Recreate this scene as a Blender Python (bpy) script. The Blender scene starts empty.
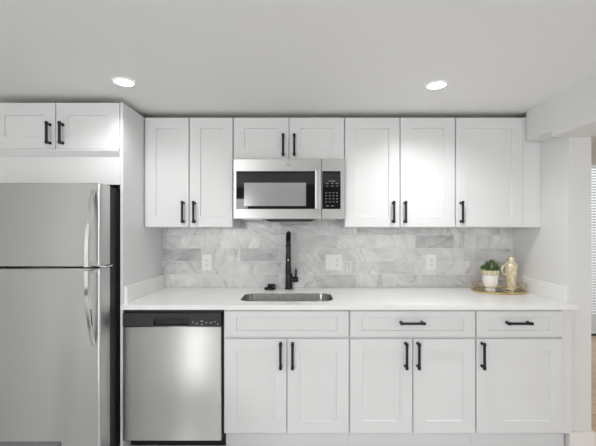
import bpy, bmesh, math, random
from mathutils import Vector, Matrix
random.seed(7)
S = bpy.context.scene
COL = S.collection

# ------------------------------------------------------------------ camera, world, light, exposure
F, D, X0, Y0 = 353.0, 2.75, 300.0, 229.0
CZ = 1.366
cam = bpy.data.cameras.new('camera'); camo = bpy.data.objects.new('camera', cam); COL.objects.link(camo)
camo.location = (0, -D, CZ); camo.rotation_euler = (math.pi/2, 0, 0)
cam.sensor_width = 36; cam.lens = F/596*36
cam.shift_x = -(X0-298)/596; cam.shift_y = (Y0-223)/596
cam.clip_start = .02
S.camera = camo
w = bpy.data.worlds.new('world'); S.world = w; w.use_nodes = True
w.node_tree.nodes['Background'].inputs[0].default_value = (.85, .93, 1, 1)
w.node_tree.nodes['Background'].inputs[1].default_value = .6
S.view_settings.view_transform = 'Standard'; S.view_settings.look = 'None'
S.view_settings.gamma = 1; S.view_settings.use_curve_mapping = False
S.view_settings.exposure = -0.01
S.cycles.max_bounces = 12; S.cycles.diffuse_bounces = 8
S.cycles.use_denoising = True

def area(name, loc, rot, sx, sy, power, color=(1, 1, 1)):
    l = bpy.data.lights.new(name, 'AREA'); l.shape = 'RECTANGLE'; l.size = sx; l.size_y = sy
    l.energy = power; l.color = color
    o = bpy.data.objects.new(name, l); COL.objects.link(o); o.location = loc; o.rotation_euler = rot
    return o
REAR = -5.0
P2 = math.pi/2
# daylight through the rear left window; rear right and next-room lamps are added fill
area('daylight_rear_left', (-1.32, REAR+.06, 1.67), (P2, 0, 0), .60, .56, 36, (1, .995, .985))
area('fill_rear_right', (1.75, REAR+.06, 1.35), (P2, 0, 0), 1.36, 1.42, 14, (1, .995, .985))
area('fill_next_room', (4.55, -2.0, 1.3), (P2, 0, P2), 3.0, 1.8, 8, (1, .995, .985))
# added fill: unseen area lamp under the ceiling behind the camera
area('fill_ceiling_rear', (0.0, -3.6, 2.15), (0, 0, 0), 2.6, 1.2, 24, (1, .99, .975))

# ------------------------------------------------------------------ helpers
ORG = {}
def bm_new(): return bmesh.new()

def add_box(bm, x0, x1, y0, y1, z0, z1, bev=0, seg=2):
    x0, x1 = sorted((x0, x1)); y0, y1 = sorted((y0, y1)); z0, z1 = sorted((z0, z1))
    t = bmesh.new()
    v = [t.verts.new(p) for p in ((x0,y0,z0),(x1,y0,z0),(x1,y1,z0),(x0,y1,z0),(x0,y0,z1),(x1,y0,z1),(x1,y1,z1),(x0,y1,z1))]
    for f in ((0,3,2,1),(4,5,6,7),(0,1,5,4),(1,2,6,5),(2,3,7,6),(3,0,4,7)): t.faces.new([v[i] for i in f])
    if bev: bmesh.ops.bevel(t, geom=list(t.edges), offset=bev, segments=seg, affect='EDGES', profile=.5)
    merge(bm, t)

def merge(bm, t):
    m = bpy.data.meshes.new('tmp'); t.to_mesh(m); t.free(); bm.from_mesh(m); bpy.data.meshes.remove(m)

def add_tube(bm, pts, r, n=14, cap=True):
    pts = [Vector(p) for p in pts]; rad = r if isinstance(r, (list, tuple)) else [r]*len(pts)
    rings = []; nrm = None
    for i, p in enumerate(pts):
        d = (pts[min(i+1, len(pts)-1)] - pts[max(i-1, 0)])
        d = d.normalized() if d.length > 1e-9 else Vector((0,0,1))
        if nrm is None:
            nrm = d.cross(Vector((0,0,1)))
            if nrm.length < .1: nrm = d.cross(Vector((0,1,0)))
        nrm = (nrm - d*nrm.dot(d)).normalized(); b = d.cross(nrm)
        rings.append([bm.verts.new(p + rad[i]*(math.cos(2*math.pi*k/n)*nrm + math.sin(2*math.pi*k/n)*b)) for k in range(n)])
    for a, c in zip(rings, rings[1:]):
        for k in range(n): bm.faces.new((a[k], a[(k+1)%n], c[(k+1)%n], c[k]))
    if cap: bm.faces.new(rings[0][::-1]); bm.faces.new(rings[-1])

def add_lathe(bm, prof, c=(0,0,0), n=32, rx=1, ry=1, capb=True, capt=True):
    rings = [[bm.verts.new((c[0]+r*rx*math.cos(2*math.pi*k/n), c[1]+r*ry*math.sin(2*math.pi*k/n), c[2]+z)) for k in range(n)] for r, z in prof]
    for a, b in zip(rings, rings[1:]):
        for k in range(n): bm.faces.new((a[k], a[(k+1)%n], b[(k+1)%n], b[k]))
    if capb: bm.faces.new(rings[0][::-1])
    if capt: bm.faces.new(rings[-1])

def add_rings(bm, rings, cap0=True, cap1=True):
    R = [[bm.verts.new(p) for p in r] for r in rings]; n = len(R[0])
    for a, b in zip(R, R[1:]):
        for k in range(n): bm.faces.new((a[k], a[(k+1)%n], b[(k+1)%n], b[k]))
    if cap0: bm.faces.new(R[0][::-1])
    if cap1: bm.faces.new(R[-1])

def obj(name, bm, mat, parent=None, smooth=False, origin=None):
    bmesh.ops.recalc_face_normals(bm, faces=list(bm.faces))
    me = bpy.data.meshes.new(name)
    o = bpy.data.objects.new(name, me); COL.objects.link(o)
    org = Vector((0,0,0))
    if parent is not None:
        org = ORG[parent.name]; o.parent = parent
    elif origin is not None:
        org = Vector(origin); o.location = org
    bmesh.ops.translate(bm, verts=list(bm.verts), vec=-org)
    bm.to_mesh(me); bm.free(); me.materials.append(mat)
    ORG[o.name] = org
    if smooth:
        for p in me.polygons: p.use_smooth = True
        try: me.set_sharp_from_angle(angle=math.radians(35))
        except Exception: pass
    return o

def tag(o, label, cat, group=None):
    o['label'] = label; o['category'] = cat
    if group: o['group'] = group
    return o
def thing(name, label, cat, loc, group=None):
    o = bpy.data.objects.new(name, None); COL.objects.link(o); o.location = loc; o.empty_display_size = .1
    ORG[o.name] = Vector(loc)
    return tag(o, label, cat, group)
def struct(name, bm, mat, parent=None):
    o = obj(name, bm, mat, parent)
    if parent is None: o['kind'] = 'structure'
    return o
def box(name, mat, parent, *a, bev=0, seg=2, label=None, smooth=False):
    b = bm_new(); add_box(b, *a, bev=bev, seg=seg); o = obj(name, b, mat, parent, smooth)
    if label: o['label'] = label
    return o

# ------------------------------------------------------------------ materials
def mat(name, col, rough=.5, metal=0, spec=.5, **kw):
    m = bpy.data.materials.new(name); m.use_nodes = True
    b = m.node_tree.nodes['Principled BSDF']
    b.inputs['Base Color'].default_value = (*col, 1); b.inputs['Roughness'].default_value = rough
    b.inputs['Metallic'].default_value = metal; b.inputs['Specular IOR Level'].default_value = spec
    for k, v in kw.items(): b.inputs[k].default_value = v
    return m
def nodes(m): return m.node_tree.nodes, m.node_tree.links, m.node_tree.nodes['Principled BSDF']
def coords(m, scale=(1,1,1), rot=(0,0,0)):
    N, L, B = nodes(m)
    t = N.new('ShaderNodeNewGeometry'); mp = N.new('ShaderNodeMapping')
    mp.inputs['Scale'].default_value = scale; mp.inputs['Rotation'].default_value = rot
    L.new(t.outputs['Position'], mp.inputs[0]); return mp.outputs[0]
def noise_rough(m, base, amp, scale):
    N, L, B = nodes(m)
    n = N.new('ShaderNodeTexNoise'); n.inputs['Scale'].default_value = 1; n.inputs['Detail'].default_value = 2
    L.new(coords(m, scale), n.inputs['Vector'])
    r = N.new('ShaderNodeMapRange'); r.inputs['To Min'].default_value = base-amp; r.inputs['To Max'].default_value = base+amp
    L.new(n.outputs[0], r.inputs[0]); L.new(r.outputs[0], B.inputs['Roughness'])
def bump(m, scale, strength, dist=.001):
    N, L, B = nodes(m)
    n = N.new('ShaderNodeTexNoise'); n.inputs['Scale'].default_value = 1; n.inputs['Detail'].default_value = 3
    L.new(coords(m, scale), n.inputs['Vector'])
    b = N.new('ShaderNodeBump'); b.inputs['Strength'].default_value = strength; b.inputs['Distance'].default_value = dist
    L.new(n.outputs[0], b.inputs['Height']); L.new(b.outputs[0], B.inputs['Normal'])

M = {}
M['paint'] = mat('wall_paint', (.76, .76, .755), .55, spec=.3); bump(M['paint'], (60, 60, 60), .1)
M['ceil'] = mat('ceiling_paint', (.84, .84, .825), .6, spec=.3); bump(M['ceil'], (40, 40, 40), .1)
M['cab'] = mat('cabinet_lacquer', (.74, .745, .75), .35, spec=.4); noise_rough(M['cab'], .35, .03, (20, 20, 20))
M['trim'] = mat('trim_paint', (.82, .82, .81), .4)
M['black'] = mat('matte_black_metal', (.012, .012, .013), .35, .3); noise_rough(M['black'], .35, .05, (80, 80, 80))
M['blackplastic'] = mat('black_plastic', (.012, .012, .013), .3); noise_rough(M['blackplastic'], .3, .04, (50, 50, 50))
M['darkgrey'] = mat('dark_grey_side', (.022, .022, .024), .45, spec=.35); bump(M['darkgrey'], (300, 300, 300), .15)
M['glassblack'] = mat('black_glass', (.008, .008, .009), .03, spec=.13); noise_rough(M['glassblack'], .025, .005, (9, 9, 9))
M['screen'] = mat('oven_window_mesh', (.30, .30, .305), .15, spec=.5); noise_rough(M['screen'], .15, .02, (20, 20, 20))
M['white'] = mat('white_plastic', (.86, .86, .85), .3); noise_rough(M['white'], .3, .03, (30, 30, 30))
M['mark'] = mat('keypad_print', (.22, .22, .22), .5); noise_rough(M['mark'], .5, .03, (30, 30, 30))
M['badge'] = mat('badge_grey', (.38, .38, .38), .35, .6); noise_rough(M['badge'], .35, .03, (60, 60, 60))
M['slot'] = mat('socket_slot', (.05, .05, .05), .6); noise_rough(M['slot'], .6, .03, (30, 30, 30))
M['chrome'] = mat('chrome', (.75, .75, .75), .12, 1); noise_rough(M['chrome'], .12, .02, (30, 30, 30))
M['gold'] = mat('gold_wire', (.70, .56, .26), .25, 1); noise_rough(M['gold'], .25, .04, (60, 60, 60))
M['mirror'] = mat('tray_mirror', (.55, .50, .40), .08, 1); noise_rough(M['mirror'], .08, .02, (20, 20, 20))
M['ceramic'] = mat('white_ceramic', (.84, .80, .77), .25); noise_rough(M['ceramic'], .25, .03, (30, 30, 30))
M['soil'] = mat('soil', (.05, .035, .02), .9); bump(M['soil'], (200, 200, 200), .6, .004)
M['greytable'] = mat('grey_table_top', (.13, .13, .13), .5); noise_rough(M['greytable'], .5, .05, (9, 9, 9))

def steel(name, col, rough, scale):
    m = mat(name, col, rough, 1)
    N, L, B = nodes(m)
    B.inputs['Anisotropic'].default_value = .97; B.inputs['Anisotropic Rotation'].default_value = .25
    tg = N.new('ShaderNodeTangent'); tg.direction_type = 'RADIAL'; tg.axis = 'Z'
    L.new(tg.outputs[0], B.inputs['Tangent'])
    noise_rough(m, rough, .03, scale)
    return m
M['steel'] = steel('brushed_steel', (.69, .69, .688), .45, (6, 6, 900))
M['steelv'] = steel('brushed_steel_fridge', (.69, .688, .682), .38, (900, 900, 6))
M['steeldoor'] = steel('brushed_steel_dishwasher', (.74, .738, .732), .53, (6, 6, 900))
M['strip'] = mat('control_strip_plastic', (.03, .03, .031), .4, spec=.4); noise_rough(M['strip'], .4, .03, (50, 50, 50))
M['sink'] = steel('sink_steel', (.5, .498, .495), .28, (300, 300, 10))

# cream mottled glass of the decanter
m = mat('cream_gold_glass', (.72, .64, .43), .18, .25, **{'Coat Weight': .5}); M['cream'] = m
N, L, B = nodes(m)
n = N.new('ShaderNodeTexNoise'); n.inputs['Scale'].default_value = 1; n.inputs['Detail'].default_value = 4
L.new(coords(m, (60, 60, 25)), n.inputs['Vector'])
r = N.new('ShaderNodeValToRGB'); r.color_ramp.elements[0].position = .35; r.color_ramp.elements[1].position = .7
r.color_ramp.elements[0].color = (.58, .49, .28, 1); r.color_ramp.elements[1].color = (.88, .84, .68, 1)
L.new(n.outputs[0], r.inputs[0]); L.new(r.outputs[0], B.inputs['Base Color'])

# leaves
m = mat('leaf', (.08, .17, .04), .45); M['leaf'] = m
N, L, B = nodes(m)
n = N.new('ShaderNodeTexNoise'); n.inputs['Scale'].default_value = 1
L.new(coords(m, (70, 70, 70)), n.inputs['Vector'])
r = N.new('ShaderNodeValToRGB'); r.color_ramp.elements[0].position = .35; r.color_ramp.elements[1].position = .65
r.color_ramp.elements[0].color = (.045, .10, .03, 1); r.color_ramp.elements[1].color = (.22, .34, .11, 1)
L.new(n.outputs[0], r.inputs[0]); L.new(r.outputs[0], B.inputs['Base Color'])

# quartz
m = mat('white_quartz', (.86, .86, .86), .22); M['quartz'] = m
N, L, B = nodes(m)
n = N.new('ShaderNodeTexNoise'); n.inputs['Scale'].default_value = 1; n.inputs['Detail'].default_value = 6
L.new(coords(m, (14, 14, 14)), n.inputs['Vector'])
r = N.new('ShaderNodeValToRGB'); r.color_ramp.elements[0].color = (.82, .82, .82, 1); r.color_ramp.elements[1].color = (.89, .89, .885, 1)
L.new(n.outputs[0], r.inputs[0]); L.new(r.outputs[0], B.inputs['Base Color'])

# wood floor
m = mat('wood_floor', (.5, .34, .2), .4); M['floor'] = m
N, L, B = nodes(m)
br = N.new('ShaderNodeTexBrick'); br.inputs['Scale'].default_value = 1
br.inputs['Brick Width'].default_value = 1.2; br.inputs['Row Height'].default_value = .15; br.inputs['Mortar Size'].default_value = .0015
br.inputs['Color1'].default_value = (.86, .64, .42, 1); br.inputs['Color2'].default_value = (.76, .55, .35, 1); br.inputs['Mortar'].default_value = (.2, .13, .08, 1)
L.new(coords(m), br.inputs['Vector'])
n = N.new('ShaderNodeTexNoise'); n.inputs['Scale'].default_value = 1; n.inputs['Detail'].default_value = 5
L.new(coords(m, (3, 30, 3)), n.inputs['Vector'])
mx = N.new('ShaderNodeMix'); mx.data_type = 'RGBA'; mx.blend_type = 'OVERLAY'; mx.inputs[0].default_value = .35
L.new(br.outputs[0], mx.inputs[6]); L.new(n.outputs[0], mx.inputs[7]); L.new(mx.outputs[2], B.inputs['Base Color'])

m = mat('grey_floor', (.68, .68, .69), .4); M['tilefloor'] = m; noise_rough(m, .4, .05, (6, 6, 6))
# marble subway tile (lies in XZ)
TH, TL, ZC = .1016, .302, .912
m = mat('marble_subway_tile', (.7, .7, .7), .25); M['tile'] = m
N, L, B = nodes(m)
g = N.new('ShaderNodeNewGeometry'); sp = N.new('ShaderNodeSeparateXYZ'); cb = N.new('ShaderNodeCombineXYZ')
L.new(g.outputs['Position'], sp.inputs[0])
ax = N.new('ShaderNodeMath'); ax.operation = 'ADD'; ax.inputs[1].default_value = -.441 + TL*10.5
az = N.new('ShaderNodeMath'); az.operation = 'ADD'; az.inputs[1].default_value = -ZC
L.new(sp.outputs[0], ax.inputs[0]); L.new(sp.outputs[2], az.inputs[0])
L.new(ax.outputs[0], cb.inputs[0]); L.new(az.outputs[0], cb.inputs[1])
def brick(c1, c2, mort, bias=0):
    b = N.new('ShaderNodeTexBrick'); b.inputs['Scale'].default_value = 1; b.inputs['Brick Width'].default_value = TL; b.inputs['Row Height'].default_value = TH
    b.inputs['Mortar Size'].default_value = .0014; b.inputs['Mortar Smooth'].default_value = .2; b.inputs['Bias'].default_value = bias
    b.offset = .5
    b.inputs['Color1'].default_value = c1; b.inputs['Color2'].default_value = c2; b.inputs['Mortar'].default_value = mort
    L.new(cb.outputs[0], b.inputs['Vector']); return b
b1 = brick((0,0,0,1), (1,1,1,1), (.5,.5,.5,1))
rw = N.new('ShaderNodeMath'); rw.operation = 'MULTIPLY'; rw.inputs[1].default_value = 37
L.new(b1.outputs['Color'], rw.inputs[0])
# per-tile tone
tone = N.new('ShaderNodeValToRGB'); e = tone.color_ramp.elements
e[0].position = .0; e[0].color = (.54, .54, .545, 1); e[1].position = 1; e[1].color = (.75, .75, .75, 1)
x = e.new(.28); x.color = (.65, .65, .652, 1); x = e.new(.5); x.color = (.70, .70, .70, 1)
L.new(b1.outputs['Color'], tone.inputs[0])
# soft clouds
cl = N.new('ShaderNodeTexNoise'); cl.noise_dimensions = '4D'; cl.inputs['Scale'].default_value = 10; cl.inputs['Detail'].default_value = 5; cl.inputs['Distortion'].default_value = .8
L.new(cb.outputs[0], cl.inputs['Vector']); L.new(rw.outputs[0], cl.inputs['W'])
clr = N.new('ShaderNodeMapRange'); clr.inputs['From Min'].default_value = .3; clr.inputs['From Max'].default_value = .7; clr.inputs['To Min'].default_value = .82; clr.inputs['To Max'].default_value = 1.12
L.new(cl.outputs[0], clr.inputs[0])
m1 = N.new('ShaderNodeMix'); m1.data_type = 'RGBA'; m1.blend_type = 'MULTIPLY'; m1.inputs[0].default_value = 1
L.new(tone.outputs[0], m1.inputs[6]); L.new(clr.outputs[0], m1.inputs[7])
# veins: |noise-.5| narrow, stretched on the diagonal
vm = N.new('ShaderNodeMapping'); vm.inputs['Scale'].default_value = (1.6, 9.0, 3)
vro = N.new('ShaderNodeVectorRotate'); vro.rotation_type = 'Z_AXIS'
van = N.new('ShaderNodeMath'); van.operation = 'MULTIPLY_ADD'; van.inputs[1].default_value = 2.6; van.inputs[2].default_value = -.5
L.new(b1.outputs['Color'], van.inputs[0]); L.new(van.outputs[0], vro.inputs['Angle'])
L.new(cb.outputs[0], vro.inputs['Vector']); L.new(vro.outputs[0], vm.inputs[0])
vn = N.new('ShaderNodeTexNoise'); vn.noise_dimensions = '4D'; vn.inputs['Scale'].default_value = 1; vn.inputs['Detail'].default_value = 1.5; vn.inputs['Distortion'].default_value = .1
L.new(vm.outputs[0], vn.inputs['Vector']); L.new(rw.outputs[0], vn.inputs['W'])
vs = N.new('ShaderNodeMath'); vs.operation = 'SUBTRACT'; vs.inputs[1].default_value = .5
va = N.new('ShaderNodeMath'); va.operation = 'ABSOLUTE'
L.new(vn.outputs[0], vs.inputs[0]); L.new(vs.outputs[0], va.inputs[0])
vr = N.new('ShaderNodeMapRange'); vr.inputs['From Min'].default_value = 0; vr.inputs['From Max'].default_value = .017; vr.inputs['To Min'].default_value = .66; vr.inputs['To Max'].default_value = 1
L.new(va.outputs[0], vr.inputs[0])
m2 = N.new('ShaderNodeMix'); m2.data_type = 'RGBA'; m2.blend_type = 'MULTIPLY'; m2.inputs[0].default_value = .8
L.new(m1.outputs[2], m2.inputs[6]); L.new(vr.outputs[0], m2.inputs[7])
m3 = N.new('ShaderNodeMix'); m3.data_type = 'RGBA'; m3.inputs[7].default_value = (.80, .80, .795, 1)
L.new(b1.outputs['Fac'], m3.inputs[0]); L.new(m2.outputs[2], m3.inputs[6]); L.new(m3.outputs[2], B.inputs['Base Color'])
bp = N.new('ShaderNodeBump'); bp.inputs['Strength'].default_value = .4; bp.inputs['Distance'].default_value = .002; bp.invert = True
L.new(b1.outputs['Fac'], bp.inputs['Height']); L.new(bp.outputs[0], B.inputs['Normal'])

m = bpy.data.materials.new('lamp_lens'); m.use_nodes = True; M['lens'] = m
b = m.node_tree.nodes['Principled BSDF']; b.inputs['Base Color'].default_value = (.9, .9, .9, 1)
b.inputs['Emission Color'].default_value = (1, .98, .95, 1); b.inputs['Emission Strength'].default_value = 6
M['glass'] = mat('pane_glass', (1, 1, 1), .02, **{'Transmission Weight': 1.0, 'IOR': 1.05})
M['blind'] = mat('white_blind', (.84, .84, .83), .5); noise_rough(M['blind'], .5, .03, (30, 30, 30))

# ------------------------------------------------------------------ the setting
ZC_TOP = 2.167
XL, XR, XR2, XE = -2.6, 1.656, 1.795, 4.6
YF = 1.72
STUB = -.575
def sbox(name, mat_, *a, parent=None, bev=0):
    b = bm_new(); add_box(b, *a, bev=bev); return struct(name, b, mat_, parent)
sbox('floor', M['floor'], XR2-.06, XE+.15, -1.3, YF+.15, -.1, 0)
b = bm_new(); add_box(b, XL-.15, XR2-.06, REAR-.15, .12, -.1, 0); add_box(b, XR2-.06, XE+.15, REAR-.15, -1.3, -.1, 0)
struct('floor_grey', b, M['tilefloor'])  # unseen floor; made grey and run into the next room to curb warm bounce
sbox('ceiling', M['ceil'], XL-.15, XE+.15, REAR-.15, YF+.15, ZC_TOP, ZC_TOP+.1)
sbox('wall_back', M['paint'], XL, XR, 0, .12, 0, ZC_TOP)
sbox('wall_left', M['paint'], XL-.12, XL, REAR, .12, 0, ZC_TOP)
sbox('wall_right', M['paint'], XR, XR2, STUB, YF, 0, ZC_TOP)
sbox('wall_east', M['paint'], XE, XE+.12, REAR, YF, 0, ZC_TOP)
sbox('wall_rear', M['paint'], XL-.12, XE+.12, REAR-.12, REAR, 0, ZC_TOP)
HZ = 1.947
b = bm_new(); add_box(b, 1.549, XR2, REAR, STUB-.001, 1.933, ZC_TOP); add_box(b, 1.549, XR-.001, STUB-.001, -.335, 1.968, ZC_TOP)
struct('trim_1', b, M['paint'])
DX0, DX1 = 3.0, 4.45
b = bm_new(); add_box(b, XR2, DX0, YF, YF+.12, 0, ZC_TOP); add_box(b, DX1, XE, YF, YF+.12, 0, ZC_TOP); add_box(b, DX0, DX1, YF, YF+.12, 2.23, ZC_TOP)
struct('wall_far', b, M['paint'])
# patio door in the next room
b = bm_new()
for a in ((DX0, DX0+.07, 0, 2.23), (DX1-.07, DX1, 0, 2.23), (DX0+.07, DX1-.07, 2.16, 2.23), (DX0+.07, DX1-.07, 0, .03)):
    add_box(b, a[0], a[1], YF+.01, YF+.08, a[2], a[3])
dr = struct('door_1', b, M['trim'])
b = bm_new(); add_box(b, DX0+.07, DX1-.07, YF+.05, YF+.056, .03, 2.16); obj('pane', b, M['glass'], dr)
area('daylight_patio_door', ((DX0+DX1)/2, YF+.35, 1.2), (P2, 0, math.pi), 1.2, 2.0, 7, (.96, .98, 1))
# baseboards
b = bm_new(); add_box(b, XR-.006, XR2+.014, STUB-.016, STUB, 0, .122); add_box(b, XR2, XR2+.014, STUB, YF, 0, .122)
struct('baseboard_right', b, M['trim'])
sbox('baseboard_far', M['trim'], XR2+.014, DX0, YF-.014, YF, 0, .122)
# rear frames: left window, and a made-up right one around the fill lamp
for k, (wx, hw, z0, z1) in enumerate(((-1.32, .31, 1.38, 1.95), (1.75, .68, .64, 2.06))):
    b = bm_new()
    for a in ((wx-hw-.06, wx-hw, z0-.05, z1+.05), (wx+hw, wx+hw+.06, z0-.05, z1+.05), (wx-hw, wx+hw, z0-.05, z0), (wx-hw, wx+hw, z1, z1+.05)):
        add_box(b, a[0], a[1], REAR, REAR+.07, a[2], a[3])
    struct('window_%d' % (k+1), b, M['trim'])

# marble backsplash
tb = box('tile_backsplash', M['tile'], None, -1.071, XR-.001, -.008, -.0002, .912, 1.9)
tag(tb, 'grey and white marble subway tile backsplash on the wall behind the countertop', 'backsplash')

# ------------------------------------------------------------------ cabinet building blocks
def add_shaker(bm, x0, x1, z0, z1, yf, t=.019, fx=.073, fz=.073, rec=.009):
    def rect(ix, iz, y): return [(x0+ix, y, z0+iz), (x1-ix, y, z0+iz), (x1-ix, y, z1-iz), (x0+ix, y, z1-iz)]
    add_rings(bm, [rect(0,0,yf+t), rect(0,0,yf+.002), rect(.002,.002,yf), rect(fx,fz,yf), rect(fx+.003,fz+.003,yf+rec)])

def add_pull(parent, cx, cz, yf, length, vertical=True, out=.032, r=.0078):
    b = bm_new(); h = length/2
    f_ = (D+yf-out)/(D+yf); cx *= f_; cz = CZ+(cz-CZ)*f_; h *= f_
    def P(t, y): return (cx, y, cz+t) if vertical else (cx+t, y, cz)
    add_tube(b, [P(-h, yf-out), P(h, yf-out)], r)
    for s in (-1, 1):
        add_tube(b, [P(s*(h-.010), yf+.0005), P(s*(h-.010), yf-.004)], .0095)
        add_tube(b, [P(s*(h-.010), yf-.003), P(s*(h-.010), yf-out)], .007)
        add_tube(b, [P(s*(h-.016), yf-out), P(s*(h-.003), yf-out)], .0098)
        add_tube(b, [P(s*(h-.001), yf-out), P(s*(h+.002), yf-out)], .0082)
    o = obj('handle', b, M['black'], parent, True); o['label'] = 'matte black bar handle'
    return o

def door(root, x0, x1, z0, z1, yf, hx=None, hz=None, hl=.15, name='door', fz=.073, fx=.073, horiz=False):
    b = bm_new(); add_shaker(b, x0, x1, z0, z1, yf, fx=fx, fz=fz)
    d = obj(name, b, M['cab'], root)
    if hx is not None: add_pull(d, hx, hz, yf, hl, not horiz)
    return d

def PX(px, s): return (px-X0)/s
def PZ(py, s): return CZ-(py-Y0)/s
SB, SU = F/(D-.62), F/(D-.33)
YB, YU = -.62, -.33

# ------------------------------------------------------------------ tall end panel and fridge cabinet
pn = box('end_panel', M['cab'], None, -1.089, -1.072, -.612, -.0005, 0.0, 2.133, bev=.001, seg=1)
tag(pn, 'tall white end panel standing between the refrigerator and the dishwasher', 'panel')

t = thing('over_fridge_cabinet', 'short white two-door cabinet mounted above the refrigerator', 'cabinet', (-1.475, -.3, 1.80), None)
fx0, fx1 = -1.86, -1.0905
b = bm_new(); add_box(b, fx0, fx1, -.599, -.0005, 1.845, 2.133); obj('body', b, M['cab'], t)
door(t, fx0, -1.4775, 1.849, 2.128, YB, PX(46.3, SB), PZ(132.5, SB), .132)
door(t, -1.4725, fx1-.001, 1.849, 2.128, YB, PX(59.3, SB), PZ(132.5, SB), .132)
b = bm_new()
add_rings(b, [[(x, -.599, 1.845), (x, -.632, 1.845), (x, -.632, 1.836), (x, -.612, 1.803), (x, -.599, 1.803)] for x in (fx0, fx1-.003)])
obj('light_rail', b, M['cab'], t)
box('filler_panel', M['cab'], t, fx0, fx1, -.611, -.593, 1.635, 1.803)
box('side_panel', M['cab'], t, fx0-.018, fx0, -.612, -.0005, 1.635, 2.133)

# ------------------------------------------------------------------ wall cabinets
def wall_cab(label, x0, x1, z0, z1, doors, hz, hl, zdoor=None, filler=None):
    t = thing('wall_cabinet', label, 'cabinet', ((x0+x1)/2, -.155, z0), 'white wall cabinets along the back wall')
    b = bm_new(); add_box(b, x0, x1, -.31, -.009 if z0 < 1.9 else -.0005, z0, z1); obj('body', b, M['cab'], t)
    zd = zdoor if zdoor else z0
    for a, c, hx in doors: door(t, a, c, zd+.003, z1-.003, YU, hx, hz, hl)
    if filler: box('filler_strip', M['cab'], t, filler[0], filler[1], YU+.004, -.012, z0, z1)
    return t
ZU0, ZU1 = 1.377, 2.133
hzU = PZ(212, SU)
wall_cab('white two-door wall cabinet between the end panel and the microwave', -1.0715, -.4605, ZU0, ZU1,
         [(PX(145, SU), PX(188.6, SU), PX(182, SU)), (PX(189.6, SU), PX(232.6, SU), PX(193.2, SU))], hzU, .148)
wall_cab('short white two-door wall cabinet directly above the microwave', -.4585, .3035, 1.838, ZU1,
         [(PX(233.6, SU), PX(288.6, SU), PX(283, SU)), (PX(289.6, SU), PX(344, SU), PX(294.2, SU))], PZ(144.5, SU), .148, 1.842)
wall_cab('white two-door wall cabinet right of the microwave', .3055, 1.0655, ZU0, ZU1,
         [(PX(345, SU), PX(399.6, SU), PX(394.2, SU)), (PX(400.6, SU), PX(455, SU), PX(406, SU))], hzU, .148)
wall_cab('narrow single-door white wall cabinet at right end of the row', 1.0675, 1.531, ZU0, ZU1,
         [(PX(456.2, SU), PX(523, SU), PX(463, SU))], hzU, .148, None, (1.5315, XR-.001))

# ------------------------------------------------------------------ base cabinets
ZB0, ZB1 = .128, .883
def base_cab(label, x0, x1, doors, drawer, hxd, hzd, toe=(0,0), filler=None):
    t = thing('base_cabinet', label, 'cabinet', ((x0+x1)/2, -.3, 0), 'white base cabinets under the countertop')
    b = bm_new(); th = .018
    add_box(b, x0, x0+th, -.60, -.012, ZB0, ZB1); add_box(b, x1-th, x1, -.60, -.012, ZB0, ZB1)
    add_box(b, x0+th, x1-th, -.60, -.012, ZB0, ZB0+th); add_box(b, x0+th, x1-th, -.03, -.012, ZB0+th, ZB1)
    add_box(b, x0+th, x1-th, -.60, -.58, ZB0+th, ZB1-.002)
    obj('body', b, M['cab'], t)
    box('toe_kick', M['cab'], t, x0, x1 if not filler else filler[1], -.545, -.53, 0, ZB0)
    for a, c, hx in doors: door(t, a, c, PZ(433.3, SB), PZ(339, SB), YB, hx, PZ(356.5, SB), .158)
    door(t, drawer[0], drawer[1], PZ(337, SB), PZ(311.3, SB), YB, hxd, hzd, .148, 'drawer_front' if hxd else 'false_front', .037, .07, True)
    if filler: box('filler_strip', M['cab'], t, filler[0], filler[1], YB+.008, -.59, ZB0, ZB1)
    return t
base_cab('white sink cabinet with a plain top panel and two doors beside the dishwasher', -.462, .298,
         [(PX(224.4, SB), PX(286.4, SB), PX(280.4, SB)), (PX(287.4, SB), PX(348.8, SB), PX(292.5, SB))], (PX(224.4, SB), PX(348.8, SB)), None, None)
base_cab('white base cabinet with one wide drawer over two doors, right of the sink cabinet', .299, 1.064,
         [(PX(350.2, SB), PX(412.5, SB), PX(407, SB)), (PX(413.5, SB), PX(475.3, SB), PX(419.4, SB))], (PX(350.2, SB), PX(475.3, SB)), PX(413, SB), PZ(323.7, SB))
base_cab('white base cabinet with one drawer over a single door at right end', 1.065, 1.585,
         [(PX(476.8, SB), PX(562, SB), PX(484.6, SB))], (PX(476.8, SB), PX(562, SB)), PX(520.5, SB), PZ(323.7, SB), filler=(1.585, 1.648))

# ------------------------------------------------------------------ countertop with sink cut-out
HX0, HX1, HY0, HY1, HR = -.385, .215, -.535, -.235, .075
def rrect(x0, x1, y0, y1, r, n=8):
    pts = []
    for cx, cy, a0 in ((x1-r, y0+r, -90), (x1-r, y1-r, 0), (x0+r, y1-r, 90), (x0+r, y0+r, 180)):
        for k in range(n+1):
            a = math.radians(a0 + 90*k/n); pts.append((cx+r*math.cos(a), cy+r*math.sin(a)))
    return pts
t = thing('countertop', 'long white quartz countertop with low side lips running over the cabinets', 'countertop', (.3, -.32, .884))
b = bm_new()
ztop, zbot = .912, .884
inner = rrect(HX0, HX1, HY0, HY1, HR)
outer = [(-1.0715, -.645), (1.6555, -.645), (1.6555, -.009), (-1.0715, -.009)]
def loop(pts, z):
    vs = [b.verts.new((p[0], p[1], z)) for p in pts]
    return vs, [b.edges.new((vs[i], vs[(i+1) % len(vs)])) for i in range(len(vs))]
to, te = loop(outer, ztop); ti, tie = loop(inner, ztop)
bmesh.ops.triangle_fill(b, use_beauty=True, edges=te+tie, normal=(0,0,1))
bo, be = loop(outer, zbot); bi, bie = loop(inner, zbot)
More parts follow.
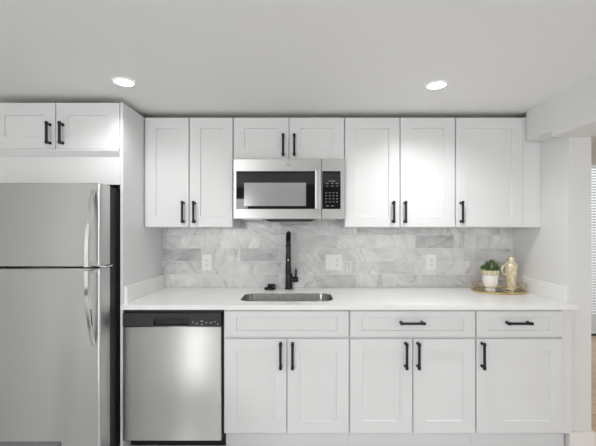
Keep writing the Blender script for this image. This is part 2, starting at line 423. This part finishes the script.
bmesh.ops.triangle_fill(b, use_beauty=True, edges=be+bie, normal=(0,0,-1))
for A, C in ((to, bo), (ti, bi)):
    for i in range(len(A)): b.faces.new((A[i], A[(i+1) % len(A)], C[(i+1) % len(A)], C[i]))
obj('slab', b, M['quartz'], t)
box('side_splash', M['quartz'], t, -1.0715, -1.0515, -.60, -.009, ztop, 1.014, bev=.0015, seg=1)
box('side_splash', M['quartz'], t, 1.6355, 1.6555, -.57, -.009, ztop, 1.014, bev=.0015, seg=1)

# sink
t = thing('sink', 'rounded stainless steel undermount sink set into the countertop below the faucet', 'sink', (-.085, -.385, .70))
b = bm_new()
rings = []
for ins, z, rr in ((.0008, .9085, HR), (.003, .9085, HR), (.004, .875, HR), (.008, .74, HR), (.03, .715, HR*.8), (.06, .708, HR*.6)):
    rings.append([(p[0], p[1], z) for p in rrect(HX0+ins, HX1-ins, HY0+ins, HY1-ins, rr)])
add_rings(b, rings, cap0=False)
bowl = obj('bowl', b, M['sink'], t, True)
sm = bowl.modifiers.new('thick', 'SOLIDIFY'); sm.thickness = .0012; sm.offset = -1
b = bm_new(); add_lathe(b, [(.0, .001), (.03, .001), (.042, .004), (.045, .001)], (-.085, -.385, .7085), capb=False, capt=False); obj('drain', b, M['chrome'], t, True)

# faucet
fx, fy = PX(289, 131.5), -.075
t = thing('faucet', 'tall matte black pull-down kitchen faucet behind the sink', 'faucet', (fx, fy, ztop))
b = bm_new(); add_lathe(b, [(.032, 0), (.032, .006), (.027, .010), (.026, .105), (.023, .118), (.017, .124)], (fx, fy, ztop)); obj('base', b, M['black'], t, True)
pts = [(fx, fy, ztop+.11), (fx, fy, ztop+.25)]
R_ = .075; zc = ztop+.345
pts += [(fx, fy, zc-.03)]
for k in range(0, 13):
    a = math.pi*k/12; pts.append((fx, fy-R_+R_*math.cos(a), zc+R_*math.sin(a)))
pts.append((fx, fy-2*R_, zc-.015))
b = bm_new(); add_tube(b, pts, .0135, 16)
# coiled hose rings round the arch end
for k in range(10):
    a = math.pi*(.46+.055*k); c = Vector((fx, fy-R_+R_*math.cos(a), zc+R_*math.sin(a))); d = Vector((0, -math.sin(a), math.cos(a)))*.0035
    add_tube(b, [c-d, c+d], .0182, 16)
obj('neck', b, M['black'], t, True)
hy = fy-2*R_
b = bm_new(); add_lathe(b, [(.012, 0), (.0205, .002), (.0215, .03), (.0195, .08), (.0165, .15), (.0145, .19), (.019, .193), (.019, .21), (.0135, .215)], (fx, hy, zc-.215)); sh = obj('spray_head', b, M['black'], t, True)
b = bm_new(); add_box(b, fx-.004, fx+.004, hy-.0225, hy-.014, zc-.118, zc-.106, bev=.001); o = obj('spray_button', b, M['white'], sh); o['label'] = 'small pale button'
b = bm_new(); add_tube(b, [(fx+.018, fy, ztop+.072), (fx+.066, fy, ztop+.072)], .0205, 18); add_tube(b, [(fx+.0655, fy, ztop+.072), (fx+.070, fy, ztop+.072)], .014, 18)
add_tube(b, [(fx+.052, fy, ztop+.082), (fx+.053, fy, ztop+.15)], .007, 12); obj('lever', b, M['black'], t, True)

# soap dispenser
sx, sy = PX(270, 132.5), -.09
t = thing('soap_dispenser', 'low black soap dispenser on the countertop left of the faucet', 'soap dispenser', (sx, sy, ztop))
b = bm_new(); add_lathe(b, [(.041, 0), (.043, .004), (.042, .014), (.030, .018), (.018, .019)], (sx, sy, ztop)); obj('base', b, M['black'], t, True)
b = bm_new(); add_lathe(b, [(.014, .0185), (.020, .021), (.021, .034), (.014, .040)], (sx, sy, ztop)); add_tube(b, [(sx, sy, ztop+.031), (sx+.024, sy-.008, ztop+.033), (sx+.042, sy-.014, ztop+.027)], [.010, .009, .008]); obj('pump_head', b, M['black'], t, True)

# ------------------------------------------------------------------ outlets
SWl = F/(D-.008)
def plate(name, label, cx, w_, kinds, cat):
    z = PZ(262.3, SWl); t = thing(name, label, cat, (cx, -.008, z), 'white wall plates on the backsplash')
    b = bm_new(); add_box(b, cx-w_/2, cx+w_/2, -.0145, -.0082, z-.062, z+.062, bev=.003); obj('cover_plate', b, M['white'], t)
    for dx, k in kinds:
        if k == 'o':
            b = bm_new(); add_box(b, cx+dx-.017, cx+dx+.017, -.0165, -.014, z-.035, z+.035, bev=.001); so = obj('socket', b, M['white'], t)
            for zz in (-.018, .018):
                for xx, h_ in ((-.006, .005), (.006, .004)): box('slot', M['slot'], so, cx+dx+xx-.0012, cx+dx+xx+.0012, -.0172, -.016, z+zz-h_, z+zz+.005)
                box('slot', M['slot'], so, cx+dx-.0025, cx+dx+.0025, -.0172, -.016, z+zz-.012, z+zz-.008)
        else:
            b = bm_new(); add_rings(b, [[(cx+dx+x_, y_, z+z_) for x_, z_ in ((-h_,-g_),(h_,-g_),(h_,g_),(-h_,g_))] for y_, h_, g_ in ((-.014,.017,.034),(-.0165,.017,.034),(-.018,.0155,.031))]); obj('rocker', b, M['white'], t)
plate('wall_outlet', 'white single outlet plate on the backsplash left of the faucet', PX(207, SWl), .078, [(0, 'o')], 'outlet')
plate('wall_outlet', 'wide white double plate with switch and outlet just right of the faucet', PX(333.6, SWl), .128, [(-.027, 's'), (.027, 'o')], 'outlet')
plate('wall_outlet', 'white single outlet plate on the backsplash nearest the potted plant', PX(431, SWl), .08, [(0, 'o')], 'outlet')

# ------------------------------------------------------------------ microwave
SM = F/(D-.405); ym = -.405
mx0, mx1 = -.4455, .2985; mz0, mz1 = 1.432, 1.833
t = thing('microwave', 'stainless steel over-the-range microwave with black window above the sink', 'microwave', ((mx0+mx1)/2, -.2, mz0))
box('body', M['darkgrey'], t, mx0+.004, mx1-.004, -.372, -.0092, mz0+.012, mz1-.001)
xs = PX(321.6, SM)   # seam between door and control side
wz0, wz1 = PZ(209, SM), PZ(171.2, SM)
wx0, wx1 = PX(236.3, SM), PX(315, SM)
# steel door
b = bm_new()
def rect(x0, x1, z0, z1, y): return [(x0, y, z0), (x1, y, z0), (x1, y, z1), (x0, y, z1)]
add_rings(b, [rect(mx0, xs-.001, mz0, mz1, -.372), rect(mx0, xs-.001, mz0, mz1, ym+.006), rect(mx0+.005, xs-.002, mz0+.004, mz1-.004, ym)])
md = obj('door', b, M['steel'], t)
b = bm_new(); add_box(b, wx0, wx1+.004, ym-.002, ym+.0005, wz0, wz1, bev=.0008, seg=1); gl = obj('door_glass', b, M['glassblack'], md)
b = bm_new(); add_box(b, PX(244.2, SM), PX(306, SM), ym-.0028, ym-.0018, PZ(206, SM), PZ(182.8, SM)); obj('window', b, M['screen'], md)
b = bm_new(); hxm = PX(318.0, SM)*(D-.45)/(D-.405)
add_box(b, hxm-.020, hxm+.019, ym-.045, ym-.028, wz0-.002, wz1+.004, bev=.003)
for zz in (wz0+.025, wz1-.025): add_box(b, hxm-.008, hxm+.008, ym-.03, ym-.001, zz-.012, zz+.012, bev=.002)
obj('handle', b, M['steel'], md, True)
# emblem: ringed round badge
b = bm_new(); ex, ez = PX(288.2, SM), PZ(165, SM)
add_tube(b, [(ex, ym+.0005, ez), (ex, ym-.0015, ez)], .0125, 28); o = obj('badge', b, M['badge'], md); o['label'] = 'small round grey emblem'
# control side
b = bm_new(); add_rings(b, [rect(xs+.0005, mx1, mz0, mz1, -.372), rect(xs+.0005, mx1, mz0, mz1, ym+.006), rect(xs+.0015, mx1-.005, mz0+.004, mz1-.004, ym)])
obj('side_frame', b, M['steel'], t)
cp = box('control_panel', M['glassblack'], t, xs+.004, PX(340.6, SM), ym-.002, ym+.0005, wz0, wz1, bev=.0008, seg=1)
def mark(px, py, w_, h_):
    b = bm_new(); x_, z_ = PX(px, SM), PZ(py, SM); add_box(b, x_-w_/2, x_+w_/2, ym-.0026, ym-.0018, z_-h_/2, z_+h_/2); obj('key', b, M['mark'], cp)
mark(332, 181, .046, .004)
for r_, py in enumerate((183.4, 186)):
    for px in (327.2, 332.2, 337): mark(px, py, .016, .004)
for py in (192.8, 195.8, 198.8, 201.8):
    for px in (326.2, 329.8, 333.4, 337): mark(px, py, .011, .005)
for px in (327.4, 332.5): mark(px, 206, .018, .005)
# underside
box('bottom_panel', M['steel'], t, mx0+.006, mx1-.006, -.37, -.02, mz0+.002, mz0+.0125)
b = bm_new()
xa, xb, xc, xd = PX(264, SM), PX(316, SM), PX(269, SM), PX(311, SM)
add_rings(b, [[(xa, -.392, mz0-.0005), (xb, -.392, mz0-.0005), (xb, -.25, mz0-.0005), (xa, -.25, mz0-.0005)], [(xc, -.388, mz0-.016), (xd, -.388, mz0-.016), (xd, -.26, mz0-.016), (xc, -.26, mz0-.016)]])
obj('vent_grille', b, M['blackplastic'], t)
for a, c in ((243, 262), (318, 337)):
    b = bm_new(); add_box(b, PX(a, SM), PX(c, SM), -.37, -.25, mz0-.006, mz0+.003, bev=.002); obj('filter', b, M['badge'], t)

# ------------------------------------------------------------------ dishwasher
t = thing('dishwasher', 'stainless steel dishwasher with black control strip under the countertop', 'dishwasher', (-.77, -.3, 0))
dx0, dx1 = -1.0705, -.4635
box('tub', M['blackplastic'], t, dx0, dx1, -.585, -.03, .10, .882)
yd = -.622
b = bm_new(); gx0, gx1 = dx0+.001, PX(221.3, SB)
z0_, z1_ = .088, PZ(326.6, SB)
add_box(b, gx0, gx1, yd, -.585, z0_, z1_, bev=.006, seg=3); obj('door', b, M['steeldoor'], t, True)
# control strip with a pocket handle
cz0, cz1 = PZ(326.2, SB), PZ(313.2, SB)
px0, px1, pz0, pz1 = PX(154, SB), PX(188.5, SB), PZ(325, SB), PZ(318.2, SB)
b = bm_new()
add_box(b, gx0, px0, yd, -.585, cz0, cz1, bev=.002); add_box(b, px1, gx1, yd, -.585, cz0, cz1, bev=.002)
add_box(b, px0-.002, px1+.002, yd, -.585, pz1, cz1, bev=.002); add_box(b, px0-.002, px1+.002, yd, -.585, cz0, pz0, bev=.002)
add_box(b, px0-.002, px1+.002, yd+.03, -.585, pz0-.001, pz1+.001)
c = obj('control_strip', b, M['strip'], t)
b = bm_new()
add_box(b, px0+.001, px1-.001, yd+.008, yd+.031, pz0+.0005, pz1-.0005, bev=.004)
add_box(b, px0+.004, px1-.004, yd-.007, yd+.010, pz1-.010, pz1+.002, bev=.003)
obj('handle', b, M['blackplastic'], c)
for px, py, w_ in ((193, 322, .012), (197, 323.5, .012), (202, 321, .02), (202, 324.2, .012), (206.5, 322.5, .012), (211, 322.5, .016), (215, 321.5, .012), (218, 324, .012)):
    b = bm_new(); x_, z_ = PX(px, SB), PZ(py, SB); add_box(b, x_-w_/2, x_+w_/2, yd-.001, yd+.0005, z_-.004, z_+.004); obj('button', b, M['mark'], c)
box('top_trim', M['blackplastic'], t, gx0, gx1+.004, -.60, -.585, cz1, .8825)
box('toe_panel', M['blackplastic'], t, dx0+.004, dx1-.002, -.52, -.50, 0, .098)
for xx in (dx0+.04, dx1-.04): box('foot', M['blackplastic'], t, xx-.015, xx+.015, -.12, -.09, 0, .101)

# ------------------------------------------------------------------ refrigerator
SF = F/(D-.79); yfr = -.79
rx1, rx0 = -1.110, -1.83
t = thing('refrigerator', 'stainless steel top-freezer refrigerator with black sides at left', 'refrigerator', ((rx0+rx1)/2, -.4, 0))
box('body', M['darkgrey'], t, rx0+.004, rx1-.001, -.682, -.06, .03, 1.612, bev=.006, label='black textured cabinet body', smooth=True)
zs = PZ(267.6, SF)
def fdoor(name, z0, z1):
    b = bm_new(); prof = []
    R = .012
    for k in range(7):
        a = math.radians(90*k/6); prof.append((rx1-R+R*math.sin(a), yfr+R-R*math.cos(a)))
    pl = [(rx0+R-R*math.sin(math.radians(90*k/6)), yfr+R-R*math.cos(math.radians(90*k/6))) for k in range(6, -1, -1)]
    # gentle bow of the front
    out = [(rx0, -.688)] + pl + prof + [(rx1, -.688)]
    rings = []
    for ins, z in ((.004, z0), (0, z0+.004), (0, z1-.004), (.004, z1)):
        rings.append([(min(max(x, rx0+ins), rx1-ins), max(y, yfr+ins), z) for x, y in out])
    add_rings(b, rings); return obj(name, b, M['steelv'], t, True)
fd = fdoor('freezer_door', zs+.006, 1.621)
rd = fdoor('refrigerator_door', .10, zs-.006)
box('gasket', M['blackplastic'], t, rx0+.01, rx1-.006, -.7, -.681, .11, 1.61)
hx = -1.143
def bow(parent, zfar, znear):
    b = bm_new(); n = 16; rings = []
    sgn = 1 if zfar > znear else -1
    for k in range(n+1):
        u = k/n; z = zfar + (znear-zfar)*u
        o_ = .062*math.sin(min(1, u*1.15)*math.pi/2)**.8 if u > 0 else 0
        th = .013; hw = .010+.006*u
        y = yfr-o_
        rings.append([(hx-hw, y-th+.004, z), (hx-hw+.004, y-th, z), (hx+hw-.004, y-th, z), (hx+hw, y-th+.004, z), (hx+hw, y+.002, z), (hx-hw, y+.002, z)])
    add_rings(b, rings)
    z0, z1 = sorted((znear, znear+sgn*.022))
    add_box(b, hx-.013, hx+.013, yfr-.062, yfr+.001, z0, z1, bev=.003)
    return obj('handle', b, M['chrome'], parent, True)
bow(fd, PZ(190, SF), zs+.010)
bow(rd, PZ(345, SF), zs-.010)
for z in (zs,): box('hinge', M['chrome'], t, rx1-.03, rx1+.004, -.74, -.67, z-.004, z+.004)
box('base_grille', M['blackplastic'], t, rx0+.02, rx1-.02, -.68, -.62, .0, .095)
for yy in (-.62, -.12):
    for xx in (rx0+.06, rx1-.06): box('foot', M['blackplastic'], t, xx-.02, xx+.02, yy, yy+.04, 0, .032)

# ------------------------------------------------------------------ recessed lights
def downlight(label, x, y, power):
    t = thing('recessed_light', label, 'ceiling light', (x, y, ZC_TOP), 'recessed ceiling lights')
    b = bm_new(); add_lathe(b, [(.048, -.0005), (.050, -.006), (.058, -.005), (.060, -.0005)], (x, y, ZC_TOP), 40, capb=False, capt=False); obj('trim_ring', b, M['white'], t, True)
    b = bm_new(); add_lathe(b, [(.0495, -.004), (.0495, -.0008)], (x, y, ZC_TOP), 40); obj('lens', b, M['lens'], t)
    l = bpy.data.lights.new('downlight', 'SPOT'); l.spot_size = math.radians(150); l.spot_blend = 1; l.shadow_soft_size = .045; l.energy = power; l.color = (1, 1, .99)
    o = bpy.data.objects.new('downlight', l); COL.objects.link(o); o.location = (0, 0, -.008); o.parent = t
downlight('round recessed ceiling light at left, in front of the end panel', -.957, -.83, 21)
downlight('round recessed ceiling light at right, in front of the two-door wall cabinet', .758, -.79, 50)

# ------------------------------------------------------------------ tray and decor
cx, cy = 1.449, -.175; rx_, ry_ = .180, .135
t = thing('serving_tray', 'oval gold wire tray with mirrored base on the right end of the countertop', 'tray', (cx, cy, ztop))
b = bm_new(); add_lathe(b, [(.98, .004), (1, .006), (1, .009), (.97, .010)], (cx, cy, ztop), 56, rx_, ry_); obj('mirror_base', b, M['mirror'], t)
def ell(k, n, f=1): a = 2*math.pi*k/n; return cx+rx_*f*math.cos(a), cy+ry_*f*math.sin(a)
b = bm_new(); add_tube(b, [(*ell(k, 56, 1.01), ztop+.007) for k in range(57)], .0065, 10); obj('rim', b, M['gold'], t, True)
b = bm_new(); nz = 8
for k in range(nz):
    p0 = (*ell(k, nz), ztop+.01); p1 = (*ell(k+.5, nz, 1.04), ztop+.058); p2 = (*ell(k+1, nz), ztop+.01)
    add_tube(b, [p0, p1], .002, 6); add_tube(b, [p1, p2], .002, 6)
add_tube(b, [(*ell(k, 56, 1.04), ztop+.058) for k in range(57)], .002, 6)
obj('wire_rail', b, M['gold'], t, True)
zt = ztop+.0105
# potted plant
sp_ = F/(D-.185)
qx, qy = PX(490.3, sp_), -.185
t = thing('potted_plant', 'small bushy green plant in a white footed ceramic pot on the tray', 'plant', (qx, qy, zt))
b = bm_new(); n = 40
prof = [(.036, 0), (.037, .005), (.030, .010), (.027, .016), (.040, .022), (.048, .034), (.051, .06), (.052, .118), (.048, .118), (.047, .108)]
rings = []
for r_, z in prof:
    rings.append([(qx+(r_*(1-.035*(k % 4 == 0)*(z > .02)*(z < .117)))*math.cos(2*math.pi*k/n), qy+(r_*(1-.035*(k % 4 == 0)*(z > .02)*(z < .117)))*math.sin(2*math.pi*k/n), zt+z) for k in range(n)])
add_rings(b, rings, cap1=False); obj('pot', b, M['ceramic'], t, True)
b = bm_new(); add_lathe(b, [(.0525, .112), (.057, .116), (.060, .145), (.057, .147), (.052, .120), (.047, .114)], (qx, qy, zt), 32, capb=False, capt=False); o = obj('pot_collar', b, M['cream'], t, True); o['label'] = 'pale gold collar'
b = bm_new(); add_lathe(b, [(.047, .106), (.052, .130), (.03, .136), (.01, .138)], (qx, qy, zt), 24); obj('soil', b, M['soil'], t)
b = bm_new()
for i in range(210):
    a = random.uniform(0, 2*math.pi); u = math.sqrt(random.random())
    c = Vector((qx+.060*u*math.cos(a), qy+.057*u*math.sin(a), zt+.148+.070*(1-u*u)*random.uniform(.6, 1.0)+random.uniform(0, .012)))
    d = Vector((math.cos(a)*(.3+u), math.sin(a)*(.3+u), random.uniform(.1, 1.0))).normalized()
    sd = d.cross(Vector((random.uniform(-.4,.4), random.uniform(-.4,.4), 1))).normalized(); up = sd.cross(d)
    l_ = random.uniform(.018, .03); w_ = l_*.42
    v = [b.verts.new(c+q) for q in (-d*l_*.5, sd*w_*.5+up*.002, d*l_*.5-up*.004, -sd*w_*.5+up*.002)]
    vm_ = b.verts.new(c-up*.003); 
    for k in range(4): b.faces.new((v[k], v[(k+1)%4], vm_))
    if i % 5 == 0: add_tube(b, [(qx+.02*u*math.cos(a), qy+.02*u*math.sin(a), zt+.132), tuple(c)], .0012, 5)
obj('foliage', b, M['leaf'], t)
# decanter
kx, ky = PX(511, sp_), -.185
t = thing('decanter', 'cream and gold mottled glass decanter with stopper and loop handle, beside potted plant', 'decanter', (kx, ky, zt))
b = bm_new(); n = 36
prof = [(.030, 0), (.033, .004), (.033, .010), (.026, .018), (.028, .03), (.036, .09), (.043, .16), (.045, .18), (.041, .193), (.030, .203), (.023, .208), (.022, .214)]
rings = [[(kx+r_*(1+.02*math.cos(12*2*math.pi*k/n)*(.02 < z < .19))*math.cos(2*math.pi*k/n), ky+r_*(1+.02*math.cos(12*2*math.pi*k/n)*(.02 < z < .19))*math.sin(2*math.pi*k/n), zt+z) for k in range(n)] for r_, z in prof]
add_rings(b, rings); obj('body', b, M['cream'], t, True)
b = bm_new(); add_lathe(b, [(.018, .213), (.025, .216), (.026, .226), (.018, .236), (.017, .242), (.010, .246)], (kx, ky, zt), 24); obj('stopper', b, M['cream'], t, True)
b = bm_new(); pts = []
for k in range(15):
    a = math.radians(75+ (285-75)*k/14); pts.append((kx-.044+.023*math.cos(a)-.003, ky-.004, zt+.146+.032*math.sin(a)))
pts = [(kx-.037, ky-.003, zt+.185)] + pts + [(kx-.034, ky-.003, zt+.112)]
add_tube(b, pts, .006, 10); obj('handle', b, M['cream'], t, True)

# ------------------------------------------------------------------ next room
t = thing('window_blind', 'white horizontal slat blind on the patio door in the next room', 'blind', (3.7, YF-.04, 0.06))
b = bm_new(); zz = .09
while zz < 2.16:
    add_rings(b, [[(x_, YF-.04, zz+.012), (x_, YF-.062, zz-.010), (x_, YF-.061, zz-.012), (x_, YF-.039, zz+.010)] for x_ in (DX0+.08, DX1-.08)]); zz += .034
obj('slats', b, M['blind'], t)
box('head_rail', M['blind'], t, DX0+.075, DX1-.075, YF-.07, YF-.001, 2.165, 2.215)
box('bottom_rail', M['blackplastic'], t, DX0+.08, DX1-.08, YF-.062, YF-.038, .03, .055, label='bottom rail coloured dark for its shadow')  # black colour stands in for the shadow at the rail
b = bm_new(); add_tube(b, [((DX0+DX1)/2-.02, YF-.05, .05), ((DX0+DX1)/2-.02, YF-.05, 2.17)], .0015, 6); obj('cord', b, M['blind'], t)
b = bm_new(); zl = PZ(262, F/(D+YF-.09)); add_box(b, 3.70, 3.86, YF-.115, YF-.095, zl-.012, zl+.012, bev=.004); add_box(b, 3.83, 3.86, YF-.1, YF+.02, zl-.02, zl+.02, bev=.003)
obj('handle', b, M['black'], dr)

# grey table whose corner reaches into the lower left of the view
st = 212/(CZ-.75); tx = -238/st; ty = -(D-F/st)
t = thing('table', 'plain grey table with only a corner showing at lower left, before the refrigerator', 'table', (tx-.6, ty-.35, 0))
box('tabletop', M['greytable'], t, tx-1.2, tx, ty-.7, ty, .72, .75, bev=.002, seg=1)
for xx in (tx-1.14, tx-.06):
    for yy in (ty-.64, ty-.06): box('leg', M['greytable'], t, xx-.025, xx+.025, yy-.025, yy+.025, 0, .721)
